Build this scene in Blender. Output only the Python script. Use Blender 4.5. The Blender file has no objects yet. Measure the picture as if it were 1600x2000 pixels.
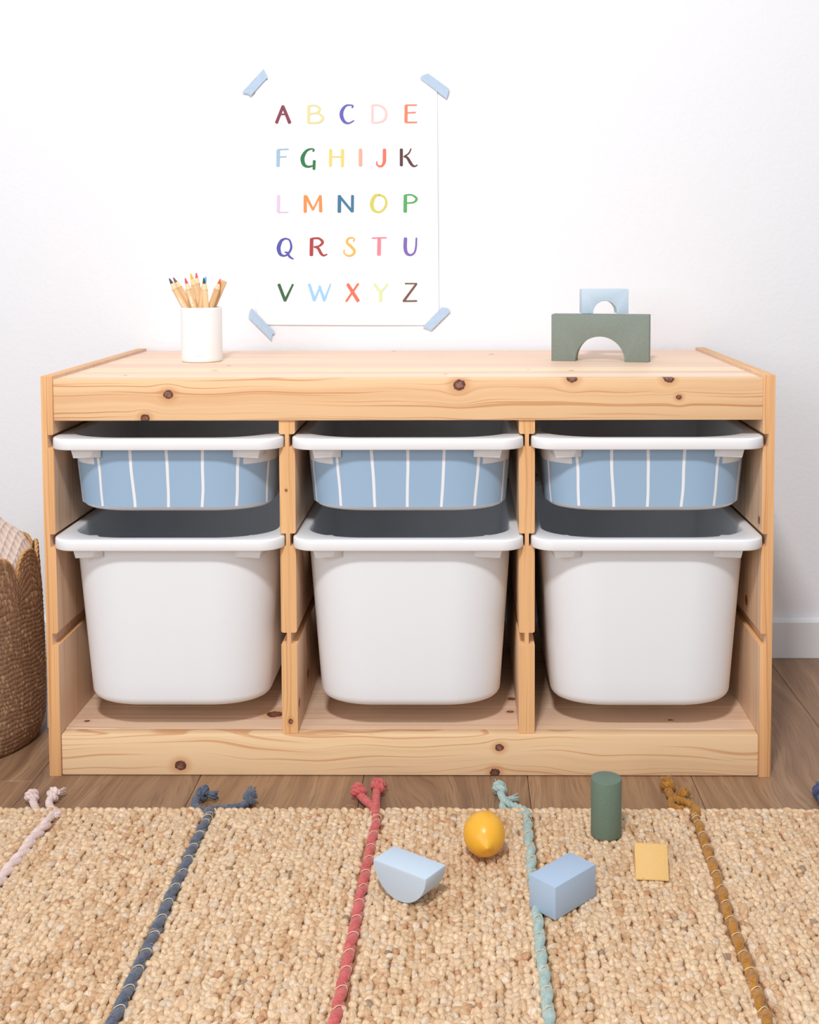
import bpy, bmesh, math, random
import numpy as np
from mathutils import Vector, Matrix

C = bpy.context.scene.collection
scene = bpy.context.scene
PI = math.pi

# ------------------------------------------------------------------ camera, world, light, exposure
CAM = (0.0757, -1.4748, 0.6797)
PITCH, YAW, ROLL = 0.05784, -0.00983, -0.00287
FPX, PPX, PPY = 2266.47, 888.07, 627.66           # focal length and principal point in pixels of 1600x2000

def cam_axes():
    cp, sp = math.cos(PITCH), math.sin(PITCH)
    cy, sy = math.cos(YAW), math.sin(YAW)
    cr, sr = math.cos(ROLL), math.sin(ROLL)
    f = Vector((sy*cp, cy*cp, -sp)); rt = Vector((cy, -sy, 0)); up = rt.cross(f)
    return cr*rt + sr*up, -sr*rt + cr*up, f
RT, UP, FW = cam_axes()
cam_data = bpy.data.cameras.new('camera'); cam = bpy.data.objects.new('camera', cam_data); C.objects.link(cam)
cam.matrix_world = Matrix(((RT.x, UP.x, -FW.x, CAM[0]), (RT.y, UP.y, -FW.y, CAM[1]), (RT.z, UP.z, -FW.z, CAM[2]), (0, 0, 0, 1)))
cam_data.sensor_fit = 'HORIZONTAL'; cam_data.sensor_width = 36.0
cam_data.lens = 36.0*FPX/1600.0
cam_data.shift_x = (800.0-PPX)/1600.0
cam_data.shift_y = (PPY-1000.0)/1600.0
cam_data.clip_start = 0.05
scene.camera = cam

world = bpy.data.worlds.new('world'); scene.world = world; world.use_nodes = True
bg = world.node_tree.nodes['Background']
bg.inputs[0].default_value = (0.915, 0.955, 1.0, 1); bg.inputs[1].default_value = 0.52

def area(name, loc, target, sx, sy, power, col):
    l = bpy.data.lights.new(name, 'AREA'); l.shape = 'RECTANGLE'; l.size = sx; l.size_y = sy; l.energy = power; l.color = col
    o = bpy.data.objects.new(name, l); C.objects.link(o); o.location = loc
    o.rotation_euler = (Vector(target)-Vector(loc)).to_track_quat('-Z', 'Y').to_euler()
    return o
area('softbox_key', (-0.15, -1.55, 2.10), (0.0, 0.20, 0.40), 0.22, 0.20, 34.5, (1.0, 0.99, 0.985))
area('softbox_fill', (-1.90, -3.20, 1.40), (0.0, 0.20, 0.40), 2.0, 1.6, 37.0, (0.97, 0.985, 1.0))

vs = scene.view_settings
vs.view_transform = 'Standard'; vs.look = 'None'; vs.exposure = 0.0; vs.gamma = 1.0; vs.use_curve_mapping = False

# ------------------------------------------------------------------ helpers
def at(px, py, axis, val):
    """a point seen at a pixel of the photograph, on the plane axis = val"""
    d = RT*((px-PPX)/FPX) - UP*((py-PPY)/FPX) + FW
    t = (val-CAM[axis])/d[axis]
    return Vector(CAM) + d*t

def lin(c):
    return tuple((v/255/12.92 if v/255 <= 0.04045 else ((v/255+0.055)/1.055)**2.4) for v in c)

def tag(o, label=None, cat=None, group=None, kind=None):
    if label: o['label'] = label
    if cat: o['category'] = cat
    if group: o['group'] = group
    if kind: o['kind'] = kind
    return o

def empty(name, loc=(0, 0, 0), rz=0.0):
    o = bpy.data.objects.new(name, None); C.objects.link(o); o.location = loc; o.rotation_euler = (0, 0, rz)
    o.empty_display_size = 0.05
    return o

def mesh_obj(name, me, mat, parent=None, smooth=None):
    o = bpy.data.objects.new(name, me); C.objects.link(o)
    if mat: me.materials.append(mat)
    if parent: o.parent = parent
    if smooth is not None:
        for p in me.polygons: p.use_smooth = True
        if smooth > 0: me.set_sharp_from_angle(angle=math.radians(smooth))
    return o

def from_bm(name, bm, mat, parent=None, smooth=None):
    bmesh.ops.recalc_face_normals(bm, faces=bm.faces)
    me = bpy.data.meshes.new(name); bm.to_mesh(me); bm.free()
    return mesh_obj(name, me, mat, parent, smooth)

def from_data(name, verts, faces, mat, parent=None, smooth=None):
    me = bpy.data.meshes.new(name); me.from_pydata([tuple(v) for v in verts], [], [tuple(f) for f in faces]); me.update()
    return mesh_obj(name, me, mat, parent, smooth)

def bevel_all(bm, w, seg=2, ang=25):
    es = [e for e in bm.edges if len(e.link_faces) == 2 and e.calc_face_angle(0) > math.radians(ang)]
    if w > 0: bmesh.ops.bevel(bm, geom=es, offset=w, segments=seg, profile=0.5, affect='EDGES', clamp_overlap=True)

def box(name, x0, x1, y0, y1, z0, z1, mat, parent=None, bev=0.0008, seg=2):
    bm = bmesh.new(); bmesh.ops.create_cube(bm, size=1.0)
    for v in bm.verts:
        v.co = Vector((x0+(v.co.x+.5)*(x1-x0), y0+(v.co.y+.5)*(y1-y0), z0+(v.co.z+.5)*(z1-z0)))
    bevel_all(bm, bev, seg)
    return from_bm(name, bm, mat, parent, 35)

def prism(name, prof, axis, a0, a1, mat, parent=None, bev=0.0006, seg=1, smooth=35):
    """extrude a 2D outline; axis 1: outline in (x,z) run along y; axis 2: outline in (x,y) run along z"""
    bm = bmesh.new()
    mk = (lambda p, a: (p[0], a, p[1])) if axis == 1 else (lambda p, a: (p[0], p[1], a))
    lo = [bm.verts.new(mk(p, a0)) for p in prof]; hi = [bm.verts.new(mk(p, a1)) for p in prof]
    n = len(prof)
    bm.faces.new(lo); bm.faces.new(hi)
    for i in range(n): bm.faces.new((lo[i], lo[(i+1) % n], hi[(i+1) % n], hi[i]))
    bmesh.ops.recalc_face_normals(bm, faces=bm.faces)
    bevel_all(bm, bev, seg, 40)
    return from_bm(name, bm, mat, parent, smooth)

def catmull(pts, n=8):
    pts = [np.array(p, float) for p in pts]
    if len(pts) < 3:
        return [pts[0]+(pts[-1]-pts[0])*t for t in np.linspace(0, 1, n+1)]
    P = [2*pts[0]-pts[1]]+pts+[2*pts[-1]-pts[-2]]
    out = []
    for i in range(1, len(P)-2):
        a, b, c, d = P[i-1:i+3]
        for t in np.linspace(0, 1, n, endpoint=False):
            out.append(0.5*((2*b)+(c-a)*t+(2*a-5*b+4*c-d)*t*t+(3*b-a-3*c+d)*t**3))
    out.append(pts[-1])
    return out

class MB:
    def __init__(s): s.v = []; s.f = []
    def add(s, v, f):
        o = len(s.v); s.v += [tuple(p) for p in v]; s.f += [tuple(i+o for i in q) for q in f]
    def tube(s, path, rad, sides=8, cap=True, flat=1.0):
        path = [np.array(p, float) for p in path]; n = len(path)
        if not hasattr(rad, '__len__'): rad = [rad]*n
        T = [path[min(i+1, n-1)]-path[max(i-1, 0)] for i in range(n)]
        T = [t/(np.linalg.norm(t)+1e-12) for t in T]
        up = np.array([0, 0, 1.0]) if abs(T[0][2]) < 0.9 else np.array([1.0, 0, 0])
        u = np.cross(T[0], up); u /= np.linalg.norm(u)
        V = []
        for i in range(n):
            u = u-T[i]*np.dot(u, T[i]); u /= np.linalg.norm(u)+1e-12
            w = np.cross(T[i], u)
            for k in range(sides):
                a = 2*PI*k/sides
                V.append(path[i]+rad[i]*(math.cos(a)*u+math.sin(a)*w*flat))
        F = []
        for i in range(n-1):
            for k in range(sides):
                k2 = (k+1) % sides
                F.append((i*sides+k, i*sides+k2, (i+1)*sides+k2, (i+1)*sides+k))
        if cap:
            F.append(tuple(range(sides-1, -1, -1))); F.append(tuple(range((n-1)*sides, n*sides)))
        s.add(V, F)
    def rope(s, path, r, plies=3, pitch=0.018, sides=7, flat=1.0, rmod=None, spread=0.5, ply=0.56):
        path = [np.array(p, float) for p in path]; n = len(path)
        L = np.concatenate([[0], np.cumsum([np.linalg.norm(path[i+1]-path[i]) for i in range(n-1)])])
        T = [path[min(i+1, n-1)]-path[max(i-1, 0)] for i in range(n)]
        T = [t/(np.linalg.norm(t)+1e-12) for t in T]
        up = np.array([0, 0, 1.0]) if abs(T[0][2]) < 0.9 else np.array([1.0, 0, 0])
        u0 = np.cross(T[0], up); u0 /= np.linalg.norm(u0)
        U = []
        for i in range(n):
            u0 = u0-T[i]*np.dot(u0, T[i]); u0 /= np.linalg.norm(u0)+1e-12; U.append(u0)
        for p in range(plies):
            pp, rr = [], []
            for i in range(n):
                a = 2*PI*(p/plies+L[i]/pitch); w = np.cross(T[i], U[i])
                m = rmod(L[i]) if rmod else 1.0
                q = spread*r*m*(math.cos(a)*U[i]+math.sin(a)*w)
                if flat != 1.0: q = q*np.array([1, 1, flat])
                pp.append(path[i]+q); rr.append(ply*r*m)
            s.tube(pp, rr, sides)
    def build(s, name, mat, parent=None, smooth=0):
        return from_data(name, s.v, s.f, mat, parent, smooth)

def resample(path, step):
    path = [np.array(p, float) for p in path]
    d = np.concatenate([[0], np.cumsum([np.linalg.norm(path[i+1]-path[i]) for i in range(len(path)-1)])])
    n = max(2, int(d[-1]/step)+1)
    A = np.array(path)
    return [np.array([np.interp(t, d, A[:, k]) for k in range(3)]) for t in np.linspace(0, d[-1], n)]

# ------------------------------------------------------------------ materials
def new_mat(name):
    m = bpy.data.materials.new(name); m.use_nodes = True
    nt = m.node_tree; b = nt.nodes['Principled BSDF']
    return m, nt, b

class G:
    """small shorthand for shader maths"""
    def __init__(s, nt): s.nt = nt
    def node(s, t, **kw):
        n = s.nt.nodes.new(t)
        for k, v in kw.items(): setattr(n, k, v)
        return n
    def put(s, sock, v):
        if hasattr(v, 'is_output') or isinstance(v, bpy.types.NodeSocket): s.nt.links.new(v, sock)
        else: sock.default_value = v
    def m(s, op, a, b=0.0, c=0.0, clamp=False):
        n = s.node('ShaderNodeMath', operation=op); n.use_clamp = clamp
        s.put(n.inputs[0], a); s.put(n.inputs[1], b); s.put(n.inputs[2], c)
        return n.outputs[0]
    def xyz(s, x, y, z):
        n = s.node('ShaderNodeCombineXYZ')
        for i, v in enumerate((x, y, z)): s.put(n.inputs[i], v)
        return n.outputs[0]
    def noise(s, vec, scale=1.0, detail=2.0, rough=0.5, dist=0.0):
        n = s.node('ShaderNodeTexNoise'); s.put(n.inputs['Vector'], vec)
        n.inputs['Scale'].default_value = scale; n.inputs['Detail'].default_value = detail
        n.inputs['Roughness'].default_value = rough; n.inputs['Distortion'].default_value = dist
        return n.outputs['Fac']
    def ramp(s, fac, stops):
        n = s.node('ShaderNodeValToRGB'); s.put(n.inputs[0], fac)
        e = n.color_ramp.elements
        while len(e) < len(stops): e.new(0.5)
        for el, (p, c) in zip(e, stops):
            el.position = p; el.color = (*c, 1) if len(c) == 3 else c
        return n.outputs[0]
    def mix(s, fac, a, b, mode='MIX'):
        n = s.node('ShaderNodeMix', data_type='RGBA', blend_type=mode)
        s.put(n.inputs[0], fac)
        s.put(n.inputs[6], (*a, 1) if isinstance(a, tuple) and len(a) == 3 else a)
        s.put(n.inputs[7], (*b, 1) if isinstance(b, tuple) and len(b) == 3 else b)
        return n.outputs[2]
    def step(s, v, lo, hi):
        n = s.node('ShaderNodeMapRange', interpolation_type='SMOOTHSTEP'); n.clamp = True
        s.put(n.inputs[0], v); s.put(n.inputs[1], lo); s.put(n.inputs[2], hi)
        n.inputs[3].default_value = 0; n.inputs[4].default_value = 1
        return n.outputs[0]
    def bump(s, h, strength, dist, bsdf):
        n = s.node('ShaderNodeBump'); s.put(n.inputs['Height'], h)
        n.inputs['Strength'].default_value = strength; n.inputs['Distance'].default_value = dist
        s.nt.links.new(n.outputs[0], bsdf.inputs['Normal'])
    def objco(s):
        n = s.node('ShaderNodeTexCoord'); return n.outputs['Object']
    def sep(s, v):
        n = s.node('ShaderNodeSeparateXYZ'); s.put(n.inputs[0], v); return n.outputs

def plain(name, col, rough=0.5, spec=0.4, var=0.0, vscale=60, bump=0.0, bscale=400, bdist=0.0005, sss=0.0):
    m, nt, b = new_mat(name); g = G(nt)
    b.inputs['Roughness'].default_value = rough; b.inputs['Specular IOR Level'].default_value = spec
    c = lin(col); co = g.objco()
    if var > 0:
        n = g.noise(co, vscale, 3, 0.6)
        d = tuple(max(0, v*(1-var)) for v in c); l = tuple(min(1, v*(1+var)) for v in c)
        nt.links.new(g.ramp(n, [(0.3, d), (0.7, l)]), b.inputs['Base Color'])
    else:
        b.inputs['Base Color'].default_value = (*c, 1)
    if bump > 0: g.bump(g.noise(co, bscale, 3, 0.6), bump, bdist, b)
    if sss > 0:
        b.inputs['Subsurface Weight'].default_value = sss; b.inputs['Subsurface Radius'].default_value = (0.006, 0.005, 0.004)
        b.inputs['Subsurface Scale'].default_value = 1.0
    return m

def pine(name, grain='x', cross='z', base=(240, 200, 152), dark=(214, 156, 100), knots=(), freq=62.0, seed=0.0, wob=0.010, fine=0.5, rough=0.48, flare=1.0, contrast=1.0):
    """pine board: rings along the grain that swing round knots given as (u, v, radius)"""
    m, nt, b = new_mat(name); g = G(nt)
    S = g.sep(g.objco()); ax = {'x': S[0], 'y': S[1], 'z': S[2]}
    u, v = ax[grain], ax[cross]; w = ax[[k for k in 'xyz' if k not in (grain, cross)][0]]
    n1 = g.noise(g.xyz(g.m('MULTIPLY', u, 3.2), g.m('MULTIPLY', v, 9.0), g.m('ADD', g.m('MULTIPLY', w, 9.0), seed)), 1.0, 2.0, 0.5)
    vv = g.m('ADD', v, g.m('MULTIPLY', g.m('SUBTRACT', n1, 0.5), wob*4))
    kd, kh = None, None
    for ku, kv, kr in knots:
        du = g.m('SUBTRACT', u, ku); dv = g.m('SUBTRACT', v, kv)
        d = g.m('SQRT', g.m('ADD', g.m('POWER', g.m('MULTIPLY', du, 0.85), 2.0), g.m('POWER', dv, 2.0)))
        e = g.m('EXPONENT', g.m('MULTIPLY', g.m('POWER', g.m('DIVIDE', d, kr*2.6), 2.0), -1.0))
        vv = g.m('SUBTRACT', vv, g.m('MULTIPLY', g.m('MULTIPLY', dv, e), 0.85))
        q = g.m('DIVIDE', d, kr)
        kd = q if kd is None else g.m('MINIMUM', kd, q)
    # growth rings: uneven bands and thin late wood lines
    nb = g.noise(g.xyz(g.m('MULTIPLY', u, 1.1), g.m('MULTIPLY', vv, freq*1.0), seed*1.7), 1.0, 1.0, 0.5)
    nl = g.noise(g.xyz(g.m('MULTIPLY', u, 1.6), g.m('MULTIPLY', vv, freq*3.3), seed+4.1), 1.0, 2.0, 0.55)
    nf = g.noise(g.xyz(g.m('MULTIPLY', u, 14.0), g.m('MULTIPLY', v, 900.0), g.m('MULTIPLY', w, 900.0)), 1.0, 2.0, 0.6)
    late = g.m('MULTIPLY', g.step(nl, 0.54, 0.64), 0.80*contrast)
    band = g.m('MULTIPLY', g.step(nb, 0.45, 0.75), 0.30*contrast)
    f = g.m('MAXIMUM', late, band)
    f = g.m('ADD', f, g.m('MULTIPLY', g.m('SUBTRACT', nf, 0.5), fine*0.55), clamp=True)
    col = g.mix(f, lin(base), lin(dark))
    tone = g.noise(g.xyz(g.m('MULTIPLY', u, 2.0), g.m('MULTIPLY', v, 12.0), g.m('ADD', g.m('MULTIPLY', w, 12.0), seed+9)), 1.0, 1.0)
    col = g.mix(g.m('MULTIPLY', g.step(tone, 0.45, 0.75), 0.22), col, lin((232, 190, 146)))
    if kd is not None:
        col = g.mix(g.m('MULTIPLY', g.m('SUBTRACT', 1.0, g.step(kd, 0.9, 2.6)), 0.55*flare), col, lin((205, 140, 88)))
        kn = g.noise(g.objco(), 260, 3, 0.6)
        kc = g.mix(g.step(kn, 0.35, 0.65), lin((104, 68, 56)), lin((160, 108, 82)))
        kc = g.mix(g.step(kd, 0.45, 0.85), kc, lin((84, 52, 48)))
        kq = g.m('ADD', kd, g.m('MULTIPLY', g.m('SUBTRACT', kn, 0.5), 0.7))
        col = g.mix(g.m('SUBTRACT', 1.0, g.step(kq, 0.85, 1.1)), col, kc)
    nt.links.new(col, b.inputs['Base Color'])
    b.inputs['Roughness'].default_value = rough; b.inputs['Specular IOR Level'].default_value = 0.35
    g.bump(g.m('ADD', nf, nl), 0.12, 0.0004, b)
    return m

M_WALL, nt, b = new_mat('wall_paint'); g = G(nt)
b.inputs['Base Color'].default_value = (*lin((242, 243, 247)), 1); b.inputs['Roughness'].default_value = 0.75
b.inputs['Specular IOR Level'].default_value = 0.25
co = g.objco()
g.bump(g.m('ADD', g.noise(co, 150, 3, 0.6), g.m('MULTIPLY', g.noise(co, 12, 2), 1.2)), 0.22, 0.0022, b)

M_BASEBOARD = plain('baseboard_paint', (238, 239, 242), 0.4, 0.4)

# oak laminate: every board takes its own tone and figure from its object's random number
M_FLOOR, nt, b = new_mat('oak_laminate'); g = G(nt)
S = g.sep(g.objco()); oi = g.node('ShaderNodeObjectInfo').outputs['Random']
off = g.m('MULTIPLY', oi, 37.0)
n1 = g.noise(g.xyz(g.m('MULTIPLY', S[0], 7.0), g.m('ADD', g.m('MULTIPLY', S[1], 2.2), off), off), 1.0, 2.0)
xx = g.m('ADD', S[0], g.m('MULTIPLY', g.m('SUBTRACT', n1, 0.5), 0.11))
n2 = g.noise(g.xyz(g.m('MULTIPLY', xx, 62.0), g.m('ADD', g.m('MULTIPLY', S[1], 1.2), off), off), 1.0, 3.0, 0.6)
n3 = g.noise(g.xyz(g.m('MULTIPLY', xx, 420.0), g.m('ADD', g.m('MULTIPLY', S[1], 16.0), off), off), 1.0, 2.0, 0.6)
n4 = g.noise(g.xyz(g.m('MULTIPLY', S[0], 5.0), g.m('ADD', g.m('MULTIPLY', S[1], 1.2), off), g.m('ADD', off, 3.0)), 1.0, 1.0)
col = g.ramp(n2, [(0.28, lin((108, 80, 64))), (0.5, lin((150, 118, 92))), (0.72, lin((176, 144, 114)))])
col = g.mix(g.m('MULTIPLY', g.step(n3, 0.48, 0.66), 0.62), col, lin((100, 74, 58)))
col = g.mix(g.m('MULTIPLY', g.step(n4, 0.4, 0.7), 0.30), col, lin((128, 102, 88)))
col = g.mix(0.35, col, g.ramp(oi, [(0.0, lin((134, 100, 78))), (1.0, lin((176, 136, 100)))]))
nt.links.new(col, b.inputs['Base Color']); b.inputs['Roughness'].default_value = 0.42; b.inputs['Specular IOR Level'].default_value = 0.35
g.bump(n3, 0.12, 0.0004, b)

M_WHITE = plain('white_plastic', (238, 241, 246), 0.38, 0.45, sss=0.0)
M_RIM = plain('white_plastic_rim', (243, 244, 247), 0.34, 0.45)
M_CERAMIC = plain('white_ceramic', (243, 242, 242), 0.55, 0.3, bump=0.05, bscale=200)
M_PAPER = plain('poster_paper', (247, 246, 248), 0.7, 0.2)
M_TAPE = plain('blue_tape', (184, 205, 228), 0.7, 0.2, var=0.05, vscale=180, bump=0.25, bscale=180, bdist=0.0006)
M_LBLUE = plain('light_blue_paint', (198, 214, 229), 0.6, 0.3, var=0.03, vscale=500, bump=0.08, bscale=700)
M_BLUE = plain('mid_blue_paint', (172, 192, 215), 0.6, 0.3, var=0.03, vscale=500, bump=0.08, bscale=700)
M_SAGE = plain('sage_paint', (129, 139, 130), 0.62, 0.3, var=0.06, vscale=300, bump=0.12, bscale=600)
M_DGREEN = plain('dark_green_paint', (106, 124, 109), 0.6, 0.3, var=0.06, vscale=400, bump=0.1, bscale=600)
M_LEMON = plain('lemon_lacquer', (240, 176, 52), 0.33, 0.45, var=0.04, vscale=40)
M_OCHRE = plain('ochre_paint', (222, 180, 114), 0.6, 0.3, var=0.03, vscale=400, bump=0.1, bscale=600)
M_MARK = plain('grey_scuff', (172, 160, 148), 0.7, 0.2)

# striped sticker: white lines every few centimetres, hand drawn
M_STRIPE, nt, b = new_mat('striped_sticker'); g = G(nt)
uvn = g.node('ShaderNodeUVMap'); uvn.uv_map = 'UVMap'; S = g.sep(uvn.outputs[0])
oi = g.node('ShaderNodeObjectInfo').outputs['Random']
cell = g.m('FLOOR', g.m('ADD', g.m('DIVIDE', S[0], 0.0450), 0.5))
wob = g.m('SUBTRACT', g.noise(g.xyz(g.m('MULTIPLY', cell, 7.31), g.m('MULTIPLY', S[1], 14.0), g.m('MULTIPLY', oi, 11.0)), 1.0, 1.0), 0.5)
du = g.m('ABSOLUTE', g.m('ADD', g.m('SUBTRACT', S[0], g.m('MULTIPLY', cell, 0.0450)), g.m('MULTIPLY', wob, 0.0042)))
col = g.mix(g.step(du, 0.0016, 0.0021), lin((240, 240, 244)), lin((156, 185, 213)))
nt.links.new(col, b.inputs['Base Color']); b.inputs['Roughness'].default_value = 0.5

def yarn(name, col, hi):
    m, nt, b = new_mat(name); g = G(nt); co = g.objco()
    n = g.noise(co, 900, 3, 0.7); n2 = g.noise(co, 120, 2)
    c = g.mix(g.step(g.m('ADD', n, g.m('MULTIPLY', g.m('SUBTRACT', n2, 0.5), 0.5)), 0.32, 0.7), lin(col), lin(hi))
    nt.links.new(c, b.inputs['Base Color']); b.inputs['Roughness'].default_value = 0.9; b.inputs['Specular IOR Level'].default_value = 0.1
    b.inputs['Sheen Weight'].default_value = 0.25
    g.bump(n, 0.6, 0.0010, b)
    return m
Y_PINK = yarn('pink_yarn', (216, 190, 184), (240, 218, 212))
Y_NAVY = yarn('navy_yarn', (76, 82, 98), (112, 118, 134))
Y_CORAL = yarn('coral_yarn', (188, 80, 80), (220, 114, 108))
Y_MINT = yarn('mint_yarn', (150, 174, 168), (190, 207, 202))
Y_MUST = yarn('mustard_yarn', (150, 96, 28), (196, 138, 58))
Y_DNAVY = yarn('deep_navy_yarn', (48, 58, 98), (78, 90, 132))
M_STITCH = plain('jute_thread', (226, 204, 168), 0.85, 0.1)

# jute: colour attribute per loop, fibre streaks from the loop's own uv
M_JUTE, nt, b = new_mat('jute_loops'); g = G(nt)
at_n = g.node('ShaderNodeAttribute'); at_n.attribute_name = 'Col'
uvn = g.node('ShaderNodeUVMap'); uvn.uv_map = 'UVMap'; S = g.sep(uvn.outputs[0])
fib = g.noise(g.xyz(g.m('MULTIPLY', S[0], 11.0), g.m('MULTIPLY', S[1], 1.3), 0.0), 1.0, 3.0, 0.65)
col = g.mix(g.step(fib, 0.3, 0.75), g.mix(0.48, at_n.outputs['Color'], lin((176, 126, 80))), g.mix(0.35, at_n.outputs['Color'], lin((252, 232, 200))))
nt.links.new(col, b.inputs['Base Color']); b.inputs['Roughness'].default_value = 0.62; b.inputs['Specular IOR Level'].default_value = 0.3
g.bump(fib, 0.55, 0.0012, b)
M_JBASE = plain('jute_backing', (168, 126, 86), 0.9, 0.1, var=0.2, vscale=300)

# ------------------------------------------------------------------ the room
WY = 0.456                                           # wall face
wall = box('wall_back', -3.0, 3.0, WY, WY+0.1, 0, 2.5, M_WALL, None, 0.0)
tag(wall, kind='structure')
bb = bmesh.new()
prof = [(WY-0.0005, 0.0005), (WY-0.012, 0.0005), (WY-0.012, 0.0610), (WY-0.0098, 0.0640), (WY-0.0005, 0.0672)]
vs_ = [[bb.verts.new((x, y, z)) for (y, z) in prof] for x in (-3.0, 3.0)]
for i in range(len(prof)):
    j = (i+1) % len(prof); bb.faces.new((vs_[0][i], vs_[0][j], vs_[1][j], vs_[1][i]))
bb.faces.new(vs_[0]); bb.faces.new(vs_[1])
tag(from_bm('baseboard_back', bb, M_BASEBOARD, None, 20), kind='structure')

floor = box('floor', -3.0, 3.0, -2.4, WY, -0.06, -0.008, plain('underlay', (60, 50, 44), 0.9), None, 0.0)
tag(floor, kind='structure')
rnd = random.Random(3)
PW = 0.2135
for k in range(-14, 13):
    x0 = 0.1545+PW*k
    y = -2.4+rnd.uniform(0.1, 1.1) if k != 0 else -2.4+0.7
    cuts = [-2.4]
    yy = y
    while yy < WY-0.15:
        cuts.append(yy); yy += 1.29
    cuts.append(WY)
    for a, c in zip(cuts[:-1], cuts[1:]):
        p = box('floor_plank', -PW/2+0.0003, PW/2-0.0003, -(c-a)/2+0.0003, (c-a)/2-0.0003, -0.008, 0.0, M_FLOOR, floor, 0.0007, 1)
        p.location = (x0+PW/2, (a+c)/2, 0)

tag(box('trim_1', -0.5290, -0.4780, 0.1530, WY-0.013, 0.0005, 0.1000, M_BASEBOARD, None, 0.001), kind='structure')

# ------------------------------------------------------------------ pine storage frame
H = 0.525
XO, XI = 0.470, 0.4545
frame = empty('storage_frame', (0, 0, 0))
tag(frame, 'low pine storage frame with three bays of runner grooves against the white wall', 'storage unit')
GR = [(0.4325, 0.4490), (0.3030, 0.3197), (0.1741, 0.1892)]
GD = 0.0076

def two_tone(o, m2):
    o.data.materials.append(m2)
    for p in o.data.polygons:
        if abs(p.normal.x) > 0.8: p.material_index = 1
    return o
F_ = lambda px, py, x, r: (lambda q: (q.z, q.y, r))(at(px, py, 0, x))
FACE = [pine('pine_broad_face', 'z', 'y', (216, 180, 152), (194, 152, 122), [F_(602, 1315, -0.1448, 0.006), F_(585, 1372, -0.1448, 0.005)], freq=55, seed=31.0, wob=0.008, flare=0.6),  # face grain tone, darkened further: the bays' shade is put into the colour
        pine('pine_broad_face', 'z', 'y', (218, 184, 154), (196, 156, 124), [F_(1458, 1172, XI, 0.0060), F_(1483, 1016, XI, 0.0045)], freq=60, seed=37.0, wob=0.008, flare=0.6),
        pine('pine_broad_face', 'z', 'y', (214, 180, 152), (192, 150, 120), (), freq=58, seed=43.0, wob=0.008)]
def side_profile(xin, xout, ztop):
    """xin: face with grooves (towards 0 is +1 dir)"""
    s = 1 if xin > xout else -1                      # direction of the open face
    p = [(xout, 0.0), (xin, 0.0)]
    for z0, z1 in reversed(GR):
        r = 0.0028
        p += [(xin, z0-0.0006), (xin-s*0.0006, z0), (xin-s*GD, z0), (xin-s*GD, z1), (xin-s*r, z1)]
        p += [(xin-s*r*(1-math.sin(t)), z1+r*(1-math.cos(t))) for t in (0.5, 1.05, 1.5708)]
    p += [(xin, ztop), (xout, ztop)]
    return p
K = lambda px, py, r: (lambda q: (q.x, q.z, r))(at(px, py, 1, 0.0))
side_mat_l = pine('pine_side_left', 'z', 'x', (232, 180, 126), (208, 150, 98), (), freq=150, seed=2.0, wob=0.002, contrast=1.3)
side_mat_r = pine('pine_side_right', 'z', 'x', (234, 182, 128), (208, 148, 96), [(0.03, 2.0, 0.01)], freq=130, seed=7.3, wob=0.006, contrast=1.3)
two_tone(prism('side_panel', side_profile(-XI, -XO, H), 1, 0.0, 0.44, side_mat_l, frame, 0.0014, 2), FACE[2])
two_tone(prism('side_panel', side_profile(XI, XO, H), 1, 0.0, 0.44, side_mat_r, frame, 0.0014, 2), FACE[1])

def divider(xc, mat):
    hw, web, r = 0.0103, 0.0027, 0.0028
    right = []
    zb, zt = 0.0558, 0.5030
    right.append((xc+hw, zb))
    for z0, z1 in reversed(GR):
        right += [(xc+hw, z0-0.0005), (xc+hw-0.0005, z0), (xc+web, z0), (xc+web, z1), (xc+hw-r, z1)]
        right += [(xc+hw-r*(1-math.sin(t)), z1+r*(1-math.cos(t))) for t in (0.5, 1.05, 1.5708)]
    right.append((xc+hw, zt))
    left = [(2*xc-x, z) for x, z in reversed(right)]
    return two_tone(prism('divider', right+left, 1, 0.0045, 0.44, mat, frame, 0.0006, 1), FACE[0 if xc < 0 else 1])
divider(-0.1551, pine('pine_divider_left', 'z', 'x', (234, 184, 130), (206, 150, 98), [(at(558, 959, 1, 0).z, at(558, 959, 1, 0).x, 0.0016), (at(567, 1412, 1, 0).z, at(567, 1412, 1, 0).x, 0.0030)], freq=110, seed=11.0, wob=0.005))
divider(0.1537, pine('pine_divider_right', 'z', 'x', (236, 186, 132), (208, 148, 98), (), freq=95, seed=17.0, wob=0.006))

apron_mat = pine('pine_apron', 'x', 'z', (238, 197, 152), (208, 152, 104),
                 [K(328, 771, .0056), K(283, 817, .0050), K(897, 752, .0068), K(1118, 739, .0060), K(1307, 739, .0058), K(1327, 776, .0034)], freq=74, seed=1.3, wob=0.010, contrast=1.3)
plinth_mat = pine('pine_plinth', 'x', 'z', (238, 204, 162), (216, 166, 120),
                  [K(352, 1496, .0066), K(976, 1461, .0050), K(967, 1510, .0056)], freq=64, seed=5.9, wob=0.016, contrast=1.35)
box('front_rail', -XI, XI, 0.0012, 0.0200, 0.4673, 0.5210, apron_mat, frame, 0.0010, 2)
box('plinth_rail', -XI, XI, 0.0015, 0.0200, 0.0006, 0.0555, plinth_mat, frame, 0.0022, 2)
box('back_rail', -XI, XI, 0.4200, 0.4390, 0.4673, 0.5020, pine('pine_back', 'x', 'z', seed=4.0), frame)
box('back_rail', -XI, XI, 0.4200, 0.4390, 0.0006, 0.0360, bpy.data.materials['pine_back'], frame)

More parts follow.
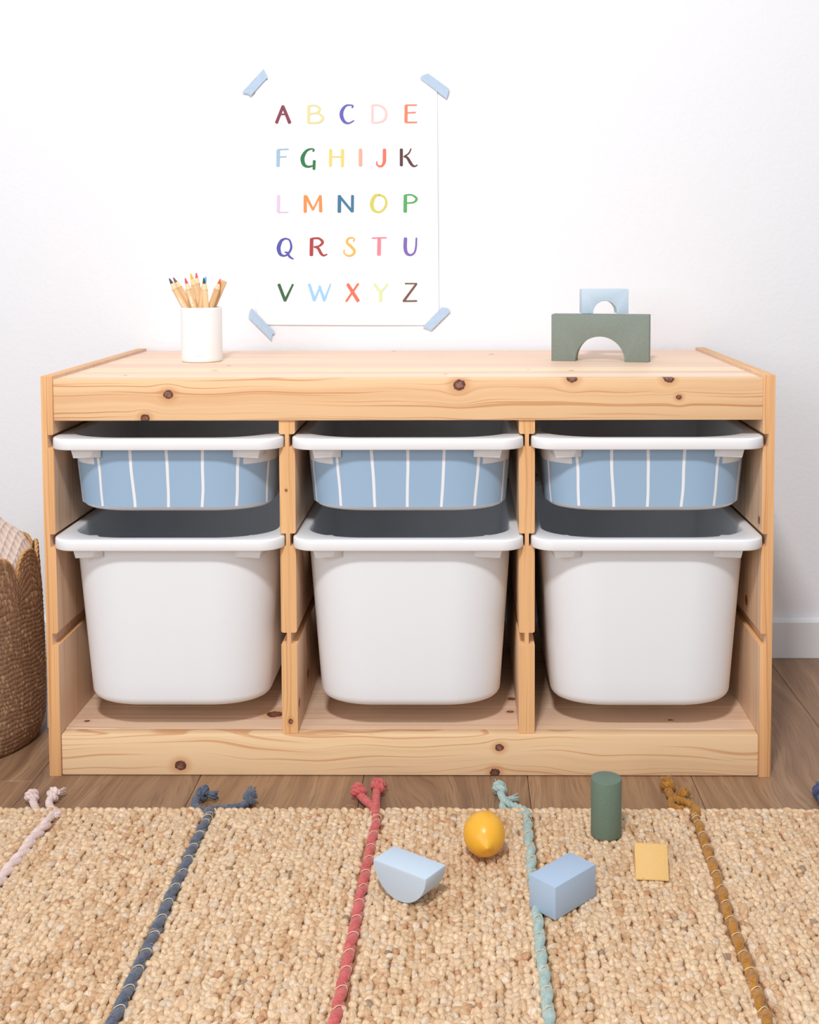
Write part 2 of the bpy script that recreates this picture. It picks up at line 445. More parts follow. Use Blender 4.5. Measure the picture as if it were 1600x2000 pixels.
T = lambda px, py, r: (lambda q: (q.x, q.y, r))(at(px, py, 2, 0.5207))
top_knots = [T(447, 714, .0028), T(245, 733, .0022), T(466, 700, .0036), T(1116, 724, .0028), T(960, 692, .0036), T(770, 686, .0030), T(870, 731, .0022), T(420, 724, .0026), T(1032, 722, .0018)]
lit_tones = [((246, 220, 190), (230, 190, 154)), ((240, 206, 184), (224, 180, 156)), ((250, 226, 192), (236, 198, 158)), ((242, 208, 186), (226, 184, 156)), ((246, 216, 188), (230, 190, 158)), ((242, 210, 188), (226, 184, 156))]  # staves paler than the rail of same wood: overhead light painted into them
ys = [0.0203, 0.064, 0.098, 0.150, 0.215, 0.300, 0.4395]
for i in range(6):
    kk = [k for k in top_knots if ys[i]+0.002 < k[1] < ys[i+1]-0.002]
    mt = pine('pine_top_stave', 'x', 'y', lit_tones[i][0], lit_tones[i][1], kk, freq=55, seed=20.0+3*i, wob=0.006, contrast=0.8, flare=0.5)
    box('top_stave', -XI, XI, ys[i], ys[i+1]-0.0002, 0.5034, 0.5208, mt, frame, 0.0004, 1)
ys = [0.0203, 0.048, 0.094, 0.150, 0.235, 0.330, 0.4395]
bk = lambda px, py, r: (lambda q: (q.x, q.y, r))(at(px, py, 2, 0.0557))
bot_knots = [bk(537, 1395, .010), bk(997, 1390, .004), bk(1000, 1365, .005), bk(1310, 1407, .003), bk(170, 1408, .003)]
for i in range(6):
    kk = [k for k in bot_knots if ys[i] < k[1] < ys[i+1]]
    mt = pine('pine_bottom_stave', 'x', 'y', (236-4*(i % 2), 204-6*(i % 2), 176-4*(i % 2)), (214, 170, 138), kk, freq=55, seed=50.0+3*i, wob=0.006, flare=0.8, contrast=0.8)
    box('bottom_stave', -XI, XI, ys[i], ys[i+1]-0.0002, 0.0378, 0.0557, mt, frame, 0.0004, 1)

# ------------------------------------------------------------------ plastic bins
def ering(hw, hd, rx, ry, n=14, sf=0.0):
    """closed outline, elliptical corners, starting at the right side, counter-clockwise; local centre 0,0"""
    P = []
    for sx, sy, a0 in ((1, 1, 0), (-1, 1, PI/2), (-1, -1, PI), (1, -1, 1.5*PI)):
        for k in range(n+1):
            a = a0+k*(PI/2)/n
            P.append((sx*(hw-rx)+rx*math.cos(a), sy*(hd-ry)+ry*math.sin(a)))
    return P

def loft(mb, rings, close_last=False, close_first=False):
    n = len(rings[0]); V = [p for r in rings for p in r]; F = []
    for i in range(len(rings)-1):
        for k in range(n):
            k2 = (k+1) % n
            F.append((i*n+k, i*n+k2, (i+1)*n+k2, (i+1)*n+k))
    if close_last: F.append(tuple((len(rings)-1)*n+k for k in range(n)))
    if close_first: F.append(tuple(reversed(range(n))))
    mb.add(V, F)

RIMT = 0.0140
def make_bin(name, h, taper, sticker):
    """origin at the centre of the underside; total height h"""
    root = empty(name)
    ring = lambda hw, hd, rx, ry, z: [(x, y, z) for x, y in ering(hw, hd, rx, ry)]
    t = 0.0024
    HW, HD, RX, RY = 0.1345, 0.1955, 0.078, 0.058
    zt = h-RIMT*0.5
    def wall_ring(z, inset=0.0):
        f = 1-(z/zt); tp = taper*f
        return ring(HW-tp-inset, HD-tp-inset, RX-inset-tp*0.3, RY-inset-tp*0.3, z)
    mb = MB()
    rf = 0.012
    outer = [wall_ring(zt-(zt-rf)*i/10) for i in range(11)]
    for a in (18, 36, 54, 72, 90):
        s = math.radians(a); outer.append(wall_ring(rf*(1-math.sin(s)), rf*(1-math.cos(s))))
    inner = [wall_ring(t+rf*(1-math.sin(math.radians(a))), t+rf*(1-math.cos(math.radians(a)))) for a in (90, 60, 30)] + [wall_ring(rf+t+(zt-rf-t)*i/6, t) for i in range(7)]
    loft(mb, outer, close_last=True)
    loft(mb, inner, close_first=True)
    n = len(outer[0]); loft(mb, [inner[-1], outer[0]])
    mb.build('tub', M_WHITE, root, 40)
    # rim: flange with a turned down, rounded skirt
    mb = MB()
    OW, OD, OR = 0.1490, 0.2100, 0.030
    R_ = lambda d, z: ring(OW-d, OD-d, OR-d, OR-d, z)
    I_ = lambda d, z: ring(HW-t+d, HD-t+d, RX-t+d, RY-t+d, z)
    q = 0.0015
    prof = [I_(0, zt-0.001), I_(0.0005, h-0.0022), I_(0.0016, h-0.0006), I_(0.0034, h)]
    prof += [R_(q+0.0012, h), R_(q*0.6+0.0005, h-q*0.2), R_(0.0005, h-q*0.8), R_(0.0001, h-q*1.6), R_(0.0, h-0.005), R_(-0.0002, h-RIMT+0.001), R_(0.0005, h-RIMT), R_(0.0022, h-RIMT), R_(0.0026, h-RIMT+0.001), R_(0.0034, h-0.0034), I_(0.0034, h-0.0034), I_(0.0024, zt-0.001)]
    loft(mb, prof); n = len(prof[0])
    V0, F0 = list(prof[-1])+list(prof[0]), [(k, (k+1) % n, n+(k+1) % n, n+k) for k in range(n)]
    mb.add(V0, F0)
    mb.build('rim', M_RIM, root, 38)
    # corner gussets under the rim
    for sx in (-1, 1):
        for sy in (-1, 1):
            zg = h-RIMT-0.0122
            plan = [(0.1275, 0.168), (0.1235, 0.2015), (0.088, 0.2015), (0.0845, 0.193), (0.100, 0.165)]
            low = [(0.1225, 0.166), (0.1185, 0.1995), (0.0965, 0.1995), (0.0845, 0.193), (0.098, 0.162)]
            bm = bmesh.new()
            a = [bm.verts.new((sx*x, sy*y, h-0.004)) for x, y in plan]
            b2 = [bm.verts.new((sx*x, sy*y, zg+(0.001 if i == 2 else 0))) for i, (x, y) in enumerate(low)]
            bm.faces.new(a); bm.faces.new(b2)
            for i in range(5): bm.faces.new((a[i], a[(i+1) % 5], b2[(i+1) % 5], b2[i]))
            bmesh.ops.recalc_face_normals(bm, faces=bm.faces)
            bevel_all(bm, 0.0009, 2, 30)
            from_bm('gusset', bm, M_WHITE, root, 35)
    if sticker:
        # wrapped round the front; two zones leave the gussets free
        z_hi, z_mid, z_lo = h-RIMT+0.003, h-RIMT-0.0228, 0.0070
        V, F, UV = [], [], []
        def outline(z):
            r = wall_ring(z, -0.00035); return [(p[0], p[1]) for p in r]
        nn = 15
        # front half of the outline: left corner -> front -> right corner
        def front_path(z):
            o = outline(z); left = o[2*nn:3*nn]; right = o[3*nn:4*nn]
            pts = [(left[0][0], left[0][1]+0.045)]+left
            fl, fr = left[-1], right[0]
            pts += [(fl[0]+(fr[0]-fl[0])*i/14, fl[1]) for i in range(1, 14)]
            pts += right+[(right[-1][0], right[-1][1]+0.045)]
            return pts
        ref = front_path((z_hi+z_lo)/2)
        d = np.concatenate([[0], np.cumsum([math.dist(ref[i], ref[i+1]) for i in range(len(ref)-1)])]); d -= d[-1]/2
        zs = [z_lo, z_lo+(z_mid-z_lo)*0.25, z_lo+(z_mid-z_lo)*0.5, z_lo+(z_mid-z_lo)*0.75, z_mid, (z_mid+z_hi)/2, z_hi]
        cols = len(ref)
        for z in zs:
            for i, p in enumerate(front_path(z)): V.append((p[0], p[1], z)); UV.append((d[i], z))
        for r in range(len(zs)-1):
            for i in range(cols-1):
                um = (d[i]+d[i+1])/2
                if r >= 4 and abs(um) > 0.0925: continue
                F.append((r*cols+i, r*cols+i+1, (r+1)*cols+i+1, (r+1)*cols+i))
        me = bpy.data.meshes.new('striped_sticker'); me.from_pydata(V, [], F); me.update()
        uvl = me.uv_layers.new(name='UVMap')
        for l in me.loops: uvl.data[l.index].uv = UV[l.vertex_index]
        so = mesh_obj('striped_sticker', me, M_STRIPE, root, 0)
        so['label'] = 'blue sticker with thin white vertical lines'
    return root

def copy_tree(o, parent=None):
    c = o.copy(); C.objects.link(c)
    if parent: c.parent = parent
    for ch in list(o.children): copy_tree(ch, c)
    return c

BX = [-0.3083, 0.0003, 0.3080]; BY = 0.1900
hs, hd_ = 0.0985, 0.2290
shallow = make_bin('shallow_bin', hs, 0.0075, True)
deep = make_bin('deep_bin', hd_, 0.0150, False)
bays = ['left bay', 'middle bay', 'right bay']
for i in range(3):
    o = shallow if i == 0 else copy_tree(shallow)
    o.location = (BX[i], BY, 0.4327+RIMT-hs)
    tag(o, 'shallow white bin with blue striped front in the %s of the pine frame' % bays[i], 'bin', 'shallow blue striped bins')
    o = deep if i == 0 else copy_tree(deep)
    o.location = (BX[i], BY, 0.3032+RIMT-hd_)
    tag(o, 'deep plain white bin under the striped bin in the %s of the frame' % bays[i], 'bin', 'deep white bins')

# ------------------------------------------------------------------ poster with letters
PY = WY-0.0022
def pc(X, Y, y=PY):                                  # from the enlarged view of the poster to the wall plane
    return at(440+X/3.33333, 100+Y/3.33333, 1, y)
poster = empty('alphabet_poster', (0, 0, 0))
tag(poster, 'white paper poster of colourful hand-drawn alphabet letters taped to the wall', 'poster')
def paper_lift(s, t_):
    return 0.0016*(s**8)*math.sin(PI*min(1, max(0, (t_-0.1)/0.85)))+0.0012*(t_**14)*math.sin(PI*min(1, max(0, s)))
q = [pc(195, 190), pc(1379, 186), pc(1391, 1784), pc(209, 1781)]
bm = bmesh.new(); NX, NY = 24, 32; gridv = []
for j in range(NY+1):
    for i in range(NX+1):
        s, t_ = i/NX, j/NY
        p = q[0]*(1-s)*(1-t_)+q[1]*s*(1-t_)+q[2]*s*t_+q[3]*(1-s)*t_
        lift = paper_lift(s, t_)
        gridv.append((p.x, PY-lift+0.0002, p.z))
me_faces = []
for j in range(NY):
    for i in range(NX):
        a = j*(NX+1)+i; me_faces.append((a, a+1, a+NX+2, a+NX+1))
sheet = from_data('paper_sheet', gridv, me_faces, M_PAPER, poster)
sol = sheet.modifiers.new('thickness', 'SOLIDIFY'); sol.thickness = 0.0003; sol.offset = 0

S_ = 'S'                                             # marks a straight stroke
LET = {
 'A': ((139, 77, 92), [[S_, (334, 466, 18), (376, 358, 17)], [S_, (376, 358, 17), (420, 466, 20)], [S_, (350, 412, 9), (404, 410, 9)]]),
 'B': ((228, 221, 163), [[S_, (544, 358, 18), (543, 464, 17)], [(546, 356, 9), (590, 354, 10), (616, 376, 14), (597, 399, 10), (552, 407, 8)], [(552, 407, 8), (605, 405, 10), (637, 433, 16), (615, 461, 12), (580, 466, 10), (545, 467, 10)]]),
 'C': ((108, 106, 190), [[(826, 367, 10), (832, 356, 8), (815, 351, 8), (785, 356, 12), (761, 388, 20), (758, 425, 22), (776, 459, 17), (805, 469, 10), (838, 452, 7)]]),
 'D': ((247, 206, 202), [[S_, (959, 352, 15), (958, 462, 15)], [(960, 351, 9), (1000, 352, 10), (1035, 372, 13), (1049, 408, 15), (1036, 446, 13), (1000, 463, 10), (960, 465, 9)]]),
 'E': ((243, 140, 108), [[S_, (1178, 354, 18), (1177, 461, 18)], [S_, (1180, 351, 8), (1246, 351, 8)], [S_, (1180, 402, 7), (1239, 399, 8)], [S_, (1180, 464, 9), (1248, 463, 8)]]),
 'F': ((164, 194, 221), [[S_, (346, 645, 21), (344, 747, 20)], [S_, (346, 640, 8), (412, 638, 8)], [S_, (346, 689, 7), (398, 686, 8)]]),
 'G': ((60, 126, 82), [[(572, 652, 10), (578, 641, 8), (560, 636, 9), (528, 650, 15), (504, 692, 23), (511, 735, 21), (538, 752, 13), (576, 745, 9)], [S_, (580, 714, 17), (578, 768, 16)]]),
 'H': ((248, 213, 128), [[S_, (687, 642, 18), (685, 746, 18)], [S_, (764, 642, 18), (763, 748, 18)], [S_, (687, 687, 8), (764, 687, 8)]]),
 'I': ((232, 178, 156), [[S_, (881, 640, 20), (881, 744, 21)]]),
 'J': ((250, 124, 104), [[(1037, 640, 19), (1037, 690, 20), (1035, 722, 19), (1020, 747, 13), (1000, 748, 11), (987, 735, 9), (988, 720, 8)]]),
 'K': ((100, 72, 73), [[S_, (1147, 639, 18), (1147, 744, 18)], [(1210, 635, 7), (1195, 665, 8), (1163, 687, 8)], [(1165, 686, 9), (1186, 694, 14), (1205, 725, 17), (1222, 746, 13), (1240, 748, 8), (1251, 740, 6)]]),
 'L': ((226, 199, 230), [[S_, (348, 942, 18), (346, 1044, 19)], [S_, (346, 1049, 8), (410, 1048, 8)]]),
 'M': ((245, 150, 86), [[S_, (521, 942, 18), (521, 1046, 19)], [S_, (526, 944, 17), (572, 1032, 13)], [S_, (572, 1032, 11), (616, 942, 9)], [S_, (619, 942, 17), (622, 1043, 19)]]),
 'N': ((76, 126, 160), [[S_, (744, 942, 20), (743, 1046, 21)], [S_, (744, 944, 15), (826, 1044, 14)], [S_, (829, 941, 17), (828, 1044, 17)]]),
 'O': ((214, 207, 106), [[(1004, 935, 11), (975, 943, 18), (955, 985, 22), (960, 1025, 20), (985, 1045, 13), (1012, 1044, 11), (1038, 1020, 13), (1049, 985, 13), (1036, 950, 12), (1004, 935, 11)]]),
 'P': ((94, 174, 104), [[S_, (1173, 940, 20), (1172, 1045, 21)], [(1175, 936, 9), (1215, 936, 9), (1246, 960, 14), (1226, 984, 10), (1176, 989, 7)]]),
 'Q': ((94, 94, 176), [[(392, 1219, 9), (365, 1235, 17), (348, 1278, 23), (357, 1318, 19), (382, 1332, 11), (408, 1320, 11), (430, 1280, 13), (420, 1232, 10), (392, 1219, 9)], [(388, 1308, 7), (405, 1313, 12), (420, 1338, 13), (444, 1353, 7)]]),
 'R': ((176, 76, 76), [[S_, (563, 1222, 21), (561, 1328, 21)], [(566, 1219, 10), (610, 1219, 12), (634, 1243, 16), (614, 1267, 11), (578, 1275, 8)], [(580, 1273, 10), (605, 1283, 15), (623, 1315, 16), (640, 1330, 11), (664, 1322, 7)]]),
 'S': ((248, 186, 96), [[(834, 1237, 9), (841, 1224, 8), (824, 1214, 9), (799, 1222, 12), (794, 1247, 14), (822, 1274, 16), (842, 1302, 15), (826, 1327, 12), (796, 1331, 10), (774, 1312, 8), (775, 1293, 7)]]),
 'T': ((238, 140, 156), [[S_, (957, 1217, 8), (1049, 1214, 8)], [S_, (1003, 1220, 21), (1001, 1325, 22)]]),
 'U': ((130, 110, 184), [[(1174, 1218, 20), (1172, 1280, 21), (1182, 1315, 18), (1207, 1327, 12), (1231, 1312, 11), (1242, 1275, 11), (1245, 1216, 10)]]),
 'V': ((70, 110, 76), [[S_, (350, 1519, 18), (390, 1624, 17)], [S_, (390, 1624, 15), (441, 1518, 11)]]),
 'W': ((160, 207, 247), [[S_, (547, 1518, 17), (581, 1622, 18)], [S_, (581, 1622, 13), (618, 1532, 10)], [S_, (614, 1530, 15), (646, 1622, 18)], [S_, (646, 1622, 13), (686, 1515, 8)]]),
 'X': ((252, 120, 98), [[S_, (798, 1518, 19), (866, 1626, 20)], [S_, (866, 1514, 12), (788, 1628, 12)]]),
 'Y': ((219, 229, 170), [[S_, (972, 1517, 14), (1013, 1570, 16)], [S_, (1058, 1516, 9), (1013, 1570, 12)], [S_, (1013, 1568, 19), (1012, 1624, 20)]]),
 'Z': ((122, 92, 82), [[S_, (1172, 1513, 8), (1248, 1513, 8)], [S_, (1244, 1516, 12), (1164, 1624, 14)], [S_, (1158, 1627, 9), (1247, 1626, 10)]]),
}
LU = []
for ch, (col, strokes) in LET.items():
    V, F = [], []
    for si, st in enumerate(strokes):
        straight = st[0] == S_
        pts = st[1:] if straight else st
        path = [np.array(p, float) for p in pts] if straight else catmull(pts, 8)
        if straight: path = [path[0]+(path[1]-path[0])*t for t in (0, .33, .66, 1)]
        n = len(path); base = len(V)
        yo = PY-0.0010-0.00004*si
        ring = []
        for i in range(n):
            tg = path[min(i+1, n-1)][:2]-path[max(i-1, 0)][:2]; tg = tg/(np.linalg.norm(tg)+1e-9)
            nr = np.array([-tg[1], tg[0]]); w = path[i][2]*0.56
            ring.append((path[i][:2]+nr*w, path[i][:2]-nr*w, tg, w))
        loop = [r[0] for r in ring]
        cap = lambda c, tg, w, sgn: [c+w*(math.cos(a)*np.array([-tg[1], tg[0]])+math.sin(a)*sgn*tg) for a in (0.5, 1.05, 1.57, 2.1, 2.64)]
        end = cap(path[-1][:2], ring[-1][2], ring[-1][3]*0.98, 0.55); start = cap(path[0][:2], ring[0][2], ring[0][3]*0.98, -0.55)
        pts2 = [r[0] for r in ring]+[r[1] for r in ring]+end+start
        for p in pts2:
            wv = pc(p[0], p[1]); V.append((wv.x, yo, wv.z))
        for i in range(n-1): F.append((base+i, base+i+1, base+n+i+1, base+n+i))
        e0 = base+2*n; F.append((base+n-1, e0, e0+1, e0+2, e0+3, e0+4, base+2*n-1))
        s0 = e0+5; F.append((base+n, s0+4, s0+3, s0+2, s0+1, s0, base))
    # the print follows the sheet's lift
    V2 = []
    for (x, y, z) in V:
        s = (x-q[0].x)/(q[1].x-q[0].x); t_ = (q[0].z-z)/(q[0].z-q[3].z); s = min(1, max(0, s))
        V2.append((x, y+0.0004-paper_lift(s, min(1, max(0, t_))), z))
    lo = from_data('letter', V2, F, plain('ink', col, 0.7, 0.15), poster)
    lo['label'] = 'painted capital letter %s' % ch

TP = {'top left': [(252, 117), (262, 140), (277, 172), (168, 292), (150, 278), (128, 274), (110, 270)],
      'top right': [(1322, 147), (1459, 248), (1452, 280), (1442, 310), (1268, 178), (1285, 158)],
      'bottom left': [(172, 1673), (327, 1832), (308, 1842), (302, 1880), (153, 1733), (160, 1700)],
      'bottom right': [(1410, 1668), (1448, 1673), (1467, 1693), (1342, 1817), (1322, 1806), (1285, 1795)]}
for nm, pts in TP.items():
    bm = bmesh.new()
    yv = PY-0.0028
    vsx = [bm.verts.new((pc(*p).x, yv, pc(*p).z)) for p in pts]
    f = bm.faces.new(vsx)
    r = bmesh.ops.extrude_face_region(bm, geom=[f])
    for v in r['geom']:
        if isinstance(v, bmesh.types.BMVert): v.co.y += 0.0003
    o = from_bm('tape_strip', bm, M_TAPE)
    tag(o, 'torn strip of pale blue tape across the %s corner of the alphabet poster' % nm, 'tape', 'tape strips on the poster corners')

# ------------------------------------------------------------------ pencil cup
ZT = 0.5209
CX, CY, CR = -0.3195, 0.2525, 0.0303
cup = empty('pencil_cup', (CX, CY, ZT))
tag(cup, 'plain white ceramic cup full of colour pencils on the pine top', 'cup')
def lathe(mb, prof, n=48, cx=0, cy=0):
    V = [(cx+r*math.cos(2*PI*k/n), cy+r*math.sin(2*PI*k/n), z) for r, z in prof for k in range(n)]
    F = [(i*n+k, i*n+(k+1) % n, (i+1)*n+(k+1) % n, (i+1)*n+k) for i in range(len(prof)-1) for k in range(n)]
    mb.add(V, F)
CH = 0.0810
mb = MB(); lathe(mb, [(0.0002, 0.0), (CR-0.003, 0.0), (CR-0.0010, 0.0008), (CR-0.0003, 0.0025), (CR, 0.006), (CR, CH-0.0020), (CR-0.0005, CH-0.0006), (CR-0.0013, CH), (CR-0.0021, CH-0.0006), (CR-0.0026, CH-0.002), (CR-0.0026, 0.006), (CR-0.0045, 0.004), (0.0002, 0.004)])
mb.build('cup_body', M_CERAMIC, cup, 50)
mb = MB()
for dx, w in ((0.0062, 0.0022), (0.0105, 0.0010), (0.0135, 0.0010)):
    a = math.asin((dx-0.0045)/CR); x, y = (CR+0.00005)*math.sin(a), -(CR+0.00005)*math.cos(a)
    mb.add([(x-w/2, y, 0.0108), (x+w/2, y+0.0001, 0.0105), (x+w/2, y+0.0001, 0.0111), (x-w/2, y, 0.0114)], [(0, 1, 2, 3)])
o = mb.build('scuff_mark', M_MARK, cup); o['label'] = 'faint grey scuff near the foot'

M_CEDAR, nt, b = new_mat('pencil_wood'); g = G(nt)
S = g.sep(g.objco()); oi = g.node('ShaderNodeObjectInfo').outputs['Random']
n = g.noise(g.xyz(g.m('MULTIPLY', S[0], 500), g.m('MULTIPLY', S[1], 500), g.m('ADD', g.m('MULTIPLY', S[2], 25), g.m('MULTIPLY', oi, 30))), 1.0, 2.0)
col = g.mix(g.step(n, 0.3, 0.7), lin((226, 178, 124)), lin((246, 208, 160)))
nt.links.new(col, b.inputs['Base Color']); b.inputs['Roughness'].default_value = 0.5
M_CUTWOOD = plain('pencil_cut_wood', (248, 214, 172), 0.6, 0.2, var=0.04, vscale=600)
PENCILS = [  # tip pixel, tip depth, rim pixel, rim depth, height of the hidden end, colour, words
 ((330.5, 543.7), 0.2456, (361.2, 600.0), 0.2466, 0.0055, (66, 72, 82), 'black tipped pencil leaning furthest left in the white cup', 'black'),
 ((338.5, 542.0), 0.2580, (371.3, 598.0), 0.2553, 0.0137, (134, 96, 94), 'brown tipped pencil just behind the black one in the cup', 'brown'),
 ((366.5, 551.0), 0.2682, (372.0, 599.0), 0.2648, 0.0055, (236, 206, 190), 'pale pencil with its point hidden behind the pink one in the cup', 'pale'),
 ((361.5, 543.0), 0.2313, (379.4, 601.0), 0.2306, 0.0479, (218, 84, 108), 'pink tipped pencil leaning left at the front of the cup', 'pink'),
 ((372.2, 534.2), 0.2532, (392.5, 600.0), 0.2585, 0.0055, (250, 190, 36), 'yellow tipped pencil tall in the middle of the cup', 'yellow'),
 ((383.4, 532.8), 0.2818, (388.1, 598.0), 0.2695, 0.0055, (228, 88, 100), 'red tipped pencil, tallest and at the back of the cup', 'red'),
 ((398.0, 542.5), 0.2311, (402.2, 601.0), 0.2327, 0.0055, (44, 82, 64), 'dark green tipped pencil upright at the front of the cup', 'green'),
 ((402.2, 540.4), 0.2558, (391.9, 599.0), 0.2453, 0.0230, (96, 166, 236), 'light blue tipped pencil behind the dark green one in the cup', 'blue'),
 ((430.8, 544.5), 0.2627, (411.5, 600.0), 0.2512, 0.0140, (232, 92, 52), 'orange red tipped pencil leaning right in the cup', 'orange'),
 ((438.0, 549.0), 0.2713, (416.4, 599.0), 0.2708, 0.0169, (150, 190, 160), 'unsharpened pencil leaning furthest right behind the orange tipped one', 'blunt'),
]
PR = 0.0047
def text_on(mb, word, x0, z0, size, y):
    """block capitals as thin strokes, reading along the shaft (down it)"""
    F_ = {'M': [[(0, 0), (0, 1)], [(0, 1), (.4, .3)], [(.4, .3), (.8, 1)], [(.8, 1), (.8, 0)]], 'A': [[(0, 0), (.4, 1)], [(.4, 1), (.8, 0)], [(.15, .35), (.65, .35)]], 'L': [[(0, 1), (0, 0)], [(0, 0), (.55, 0)]]}
    cx = 0.0
    for ch in word:
        for (a, b_) in F_[ch]:
            A = np.array([x0+a[1]*size, z0-(cx+a[0])*size]); B = np.array([x0+b_[1]*size, z0-(cx+b_[0])*size])
            d = B-A; d = d/np.linalg.norm(d); nrm = np.array([-d[1], d[0]])*size*0.09
            mb.add([(A[0]+nrm[0], y, A[1]+nrm[1]), (B[0]+nrm[0], y, B[1]+nrm[1]), (B[0]-nrm[0], y, B[1]-nrm[1]), (A[0]-nrm[0], y, A[1]-nrm[1])], [(0, 1, 2, 3)])
        cx += 0.85 if ch == 'L' else 1.08
for tp, ty, rp, ry, zb, col, label, key in PENCILS:
    A = at(*tp, 1, ty); B = at(*rp, 1, ry)
    d = (B-A).normalized()
    bot = A+d*((A.z-(ZT+zb))/-d.z)
    L = (A-bot).length
    root = empty('colour_pencil', bot)
    z = -d; x = Vector((1, 0, 0)); x = (x-z*x.dot(z)).normalized(); y = z.cross(x)
    root.rotation_euler = Matrix((x, y, z)).transposed().to_euler()
    tag(root, label, 'pencil', 'colour pencils in the white cup')
    hexr = lambda r, zz: [(r*math.cos(PI/3*k), r*math.sin(PI/3*k), zz) for k in range(6)]
    cone = 0.0165 if key != 'blunt' else 0.0
    mb = MB(); loft(mb, [hexr(PR, 0.0), hexr(PR, L-cone)], close_last=True, close_first=True)
    mb.build('shaft', M_CEDAR, root)
    cir = lambda r, zz, n=14: [(r*math.cos(2*PI*k/n), r*math.sin(2*PI*k/n), zz) for k in range(n)]
    if cone:
        mb = MB(); loft(mb, [cir(PR*0.99, L-cone-0.0012), cir(PR*0.90, L-cone+0.0006), cir(PR*0.50, L-0.0085)], close_last=True); mb.build('sharpened_cone', M_CUTWOOD, root, 40)
        mb = MB(); loft(mb, [cir(PR*0.52, L-0.0087), cir(PR*0.34, L-0.0038), cir(PR*0.20, L-0.0008), cir(PR*0.10, L)], close_last=True); mb.build('lead_tip', plain('lead', col, 0.5, 0.3), root, 40)
    else:
        mb = MB(); loft(mb, [cir(PR*0.45, L-0.001), cir(PR*0.45, L+0.0003)], close_last=True); mb.build('lead_tip', plain('lead', col, 0.5, 0.3), root, 40)
    if key in ('pink', 'black'):
        mb = MB(); zz = {'pink': L-0.0290, 'black': L-0.0330}[key]
        text_on(mb, 'MALA', -0.0018, zz, 0.0036, -PR*math.cos(PI/6)-0.0002 if True else 0)
        mb.build('printed_lettering', plain('white_print', (250, 248, 244), 0.5, 0.2), root)

# ------------------------------------------------------------------ toy blocks on the pine top
def arch(name, w, h, dpt, ra, legh, mat, bev=0.0012):
    pr = [(-w/2, 0), (-ra, 0)]
    pr += [(-ra*math.cos(a), legh+ra*math.sin(a)) for a in np.linspace(0, PI, 33)]
    pr += [(ra, 0), (w/2, 0), (w/2, h), (-w/2, h)]
    if legh <= 0: pr = [pr[0]]+pr[2:35]+pr[36:]
    bm = bmesh.new()
    lo = [bm.verts.new((x, -dpt/2, z)) for x, z in pr]; hi = [bm.verts.new((x, dpt/2, z)) for x, z in pr]
    n = len(pr); bm.faces.new(lo); bm.faces.new(hi)
    for i in range(n): bm.faces.new((lo[i], lo[(i+1) % n], hi[(i+1) % n], hi[i]))
    bmesh.ops.recalc_face_normals(bm, faces=bm.faces)
    bevel_all(bm, bev, 2, 30)
    return from_bm(name, bm, mat, None, 30)
a0, a1 = at(1077, 704.5, 2, ZT), at(1268, 707.8, 2, ZT)
vec = (a1-a0); ang = math.atan2(vec.y, vec.x); wG = vec.length; dG = 0.034
nrm = Vector((-math.sin(ang), math.cos(ang), 0))
gA = arch('arch_block', wG, 0.0690, dG, 0.0362, 0.0006, M_SAGE)
gA.location = (a0+a1)/2+nrm*dG/2; gA.location.z = ZT; gA.rotation_euler = (0, 0, ang)
tag(gA, 'large sage green arch block standing on the pine top', 'toy block', 'toy blocks')
ZG = ZT+0.0690
b0, b1 = at(1134.4, 612.9, 2, ZG), at(1229, 612.0, 2, ZG)
midb = (b0+b1)/2
bA = arch('arch_block', 0.0703, 0.0365, 0.0310, 0.0178, 0.0012, M_LBLUE, 0.0008)
bA.location = (midb.x, midb.y+0.0155, ZG); bA.rotation_euler = (0, 0, math.radians(1.0))
tag(bA, 'small pale blue arch block on top of the sage green arch', 'toy block', 'toy blocks')

# ------------------------------------------------------------------ rug
ZR = 0.0125
rug = empty('jute_rug', (0, -0.36, 0))
tag(rug, 'chunky natural jute rug with coloured cord stripes and tassels on the oak floor', 'rug')
RO = np.array([0, -0.36, 0])
YB = -0.112                                          # back edge
CORDS = [(-0.4235, Y_PINK, 'dusty pink'), (-0.2335, Y_NAVY, 'slate blue'), (-0.0345, Y_CORAL, 'coral red'), (0.1468, Y_MINT, 'mint green'), (0.3425, Y_MUST, 'mustard brown'), (0.530, Y_DNAVY, 'deep navy')]
def cord_x(i, y):
    x0 = CORDS[i][0]
    s = {0: -0.0090, 1: 0.0, 2: -0.0080, 3: 0.0, 4: -0.0110, 5: -0.010}[i]
    return x0+s*((YB-y)/0.37)*1.0+(0.0055 if i == 4 else 0.003 if i in (0, 2) else 0)
base = box('jute_backing', -0.66, 0.72, -0.615, YB+0.004, 0.0003, 0.0072, M_JBASE, rug, 0.001)
base.location = (0, 0.36, 0)
rs = np.random.RandomState(5)
NU, NV = 8, 7
th = np.linspace(0, 2*PI, NU, endpoint=False)
ph = np.linspace(-PI/2, PI/2, NV)
tv, tuv = [], []
for p in ph:
    for t in th:
        r = math.cos(p)
        tap = 1-0.28*math.sin(p)
        tv.append((r*math.cos(t)*tap, math.sin(p), r*math.sin(t)*tap)); tuv.append((t/(2*PI)*1.0, p/PI))
tv = np.array(tv); tuv = np.array(tuv)
tf = []
for i in range(NV-1):
    for k in range(NU):
        k2 = (k+1) % NU
        tf.append((i*NU+k, (i+1)*NU+k, (i+1)*NU+k2, i*NU+k2))
tf = np.array(tf)
Vs, Fs, Cs, Us = [], [], [], []
cnt = 0
palette = np.array([lin(c) for c in ((242, 218, 186), (233, 203, 166), (222, 184, 144), (204, 160, 118), (190, 132, 90), (232, 214, 192))])
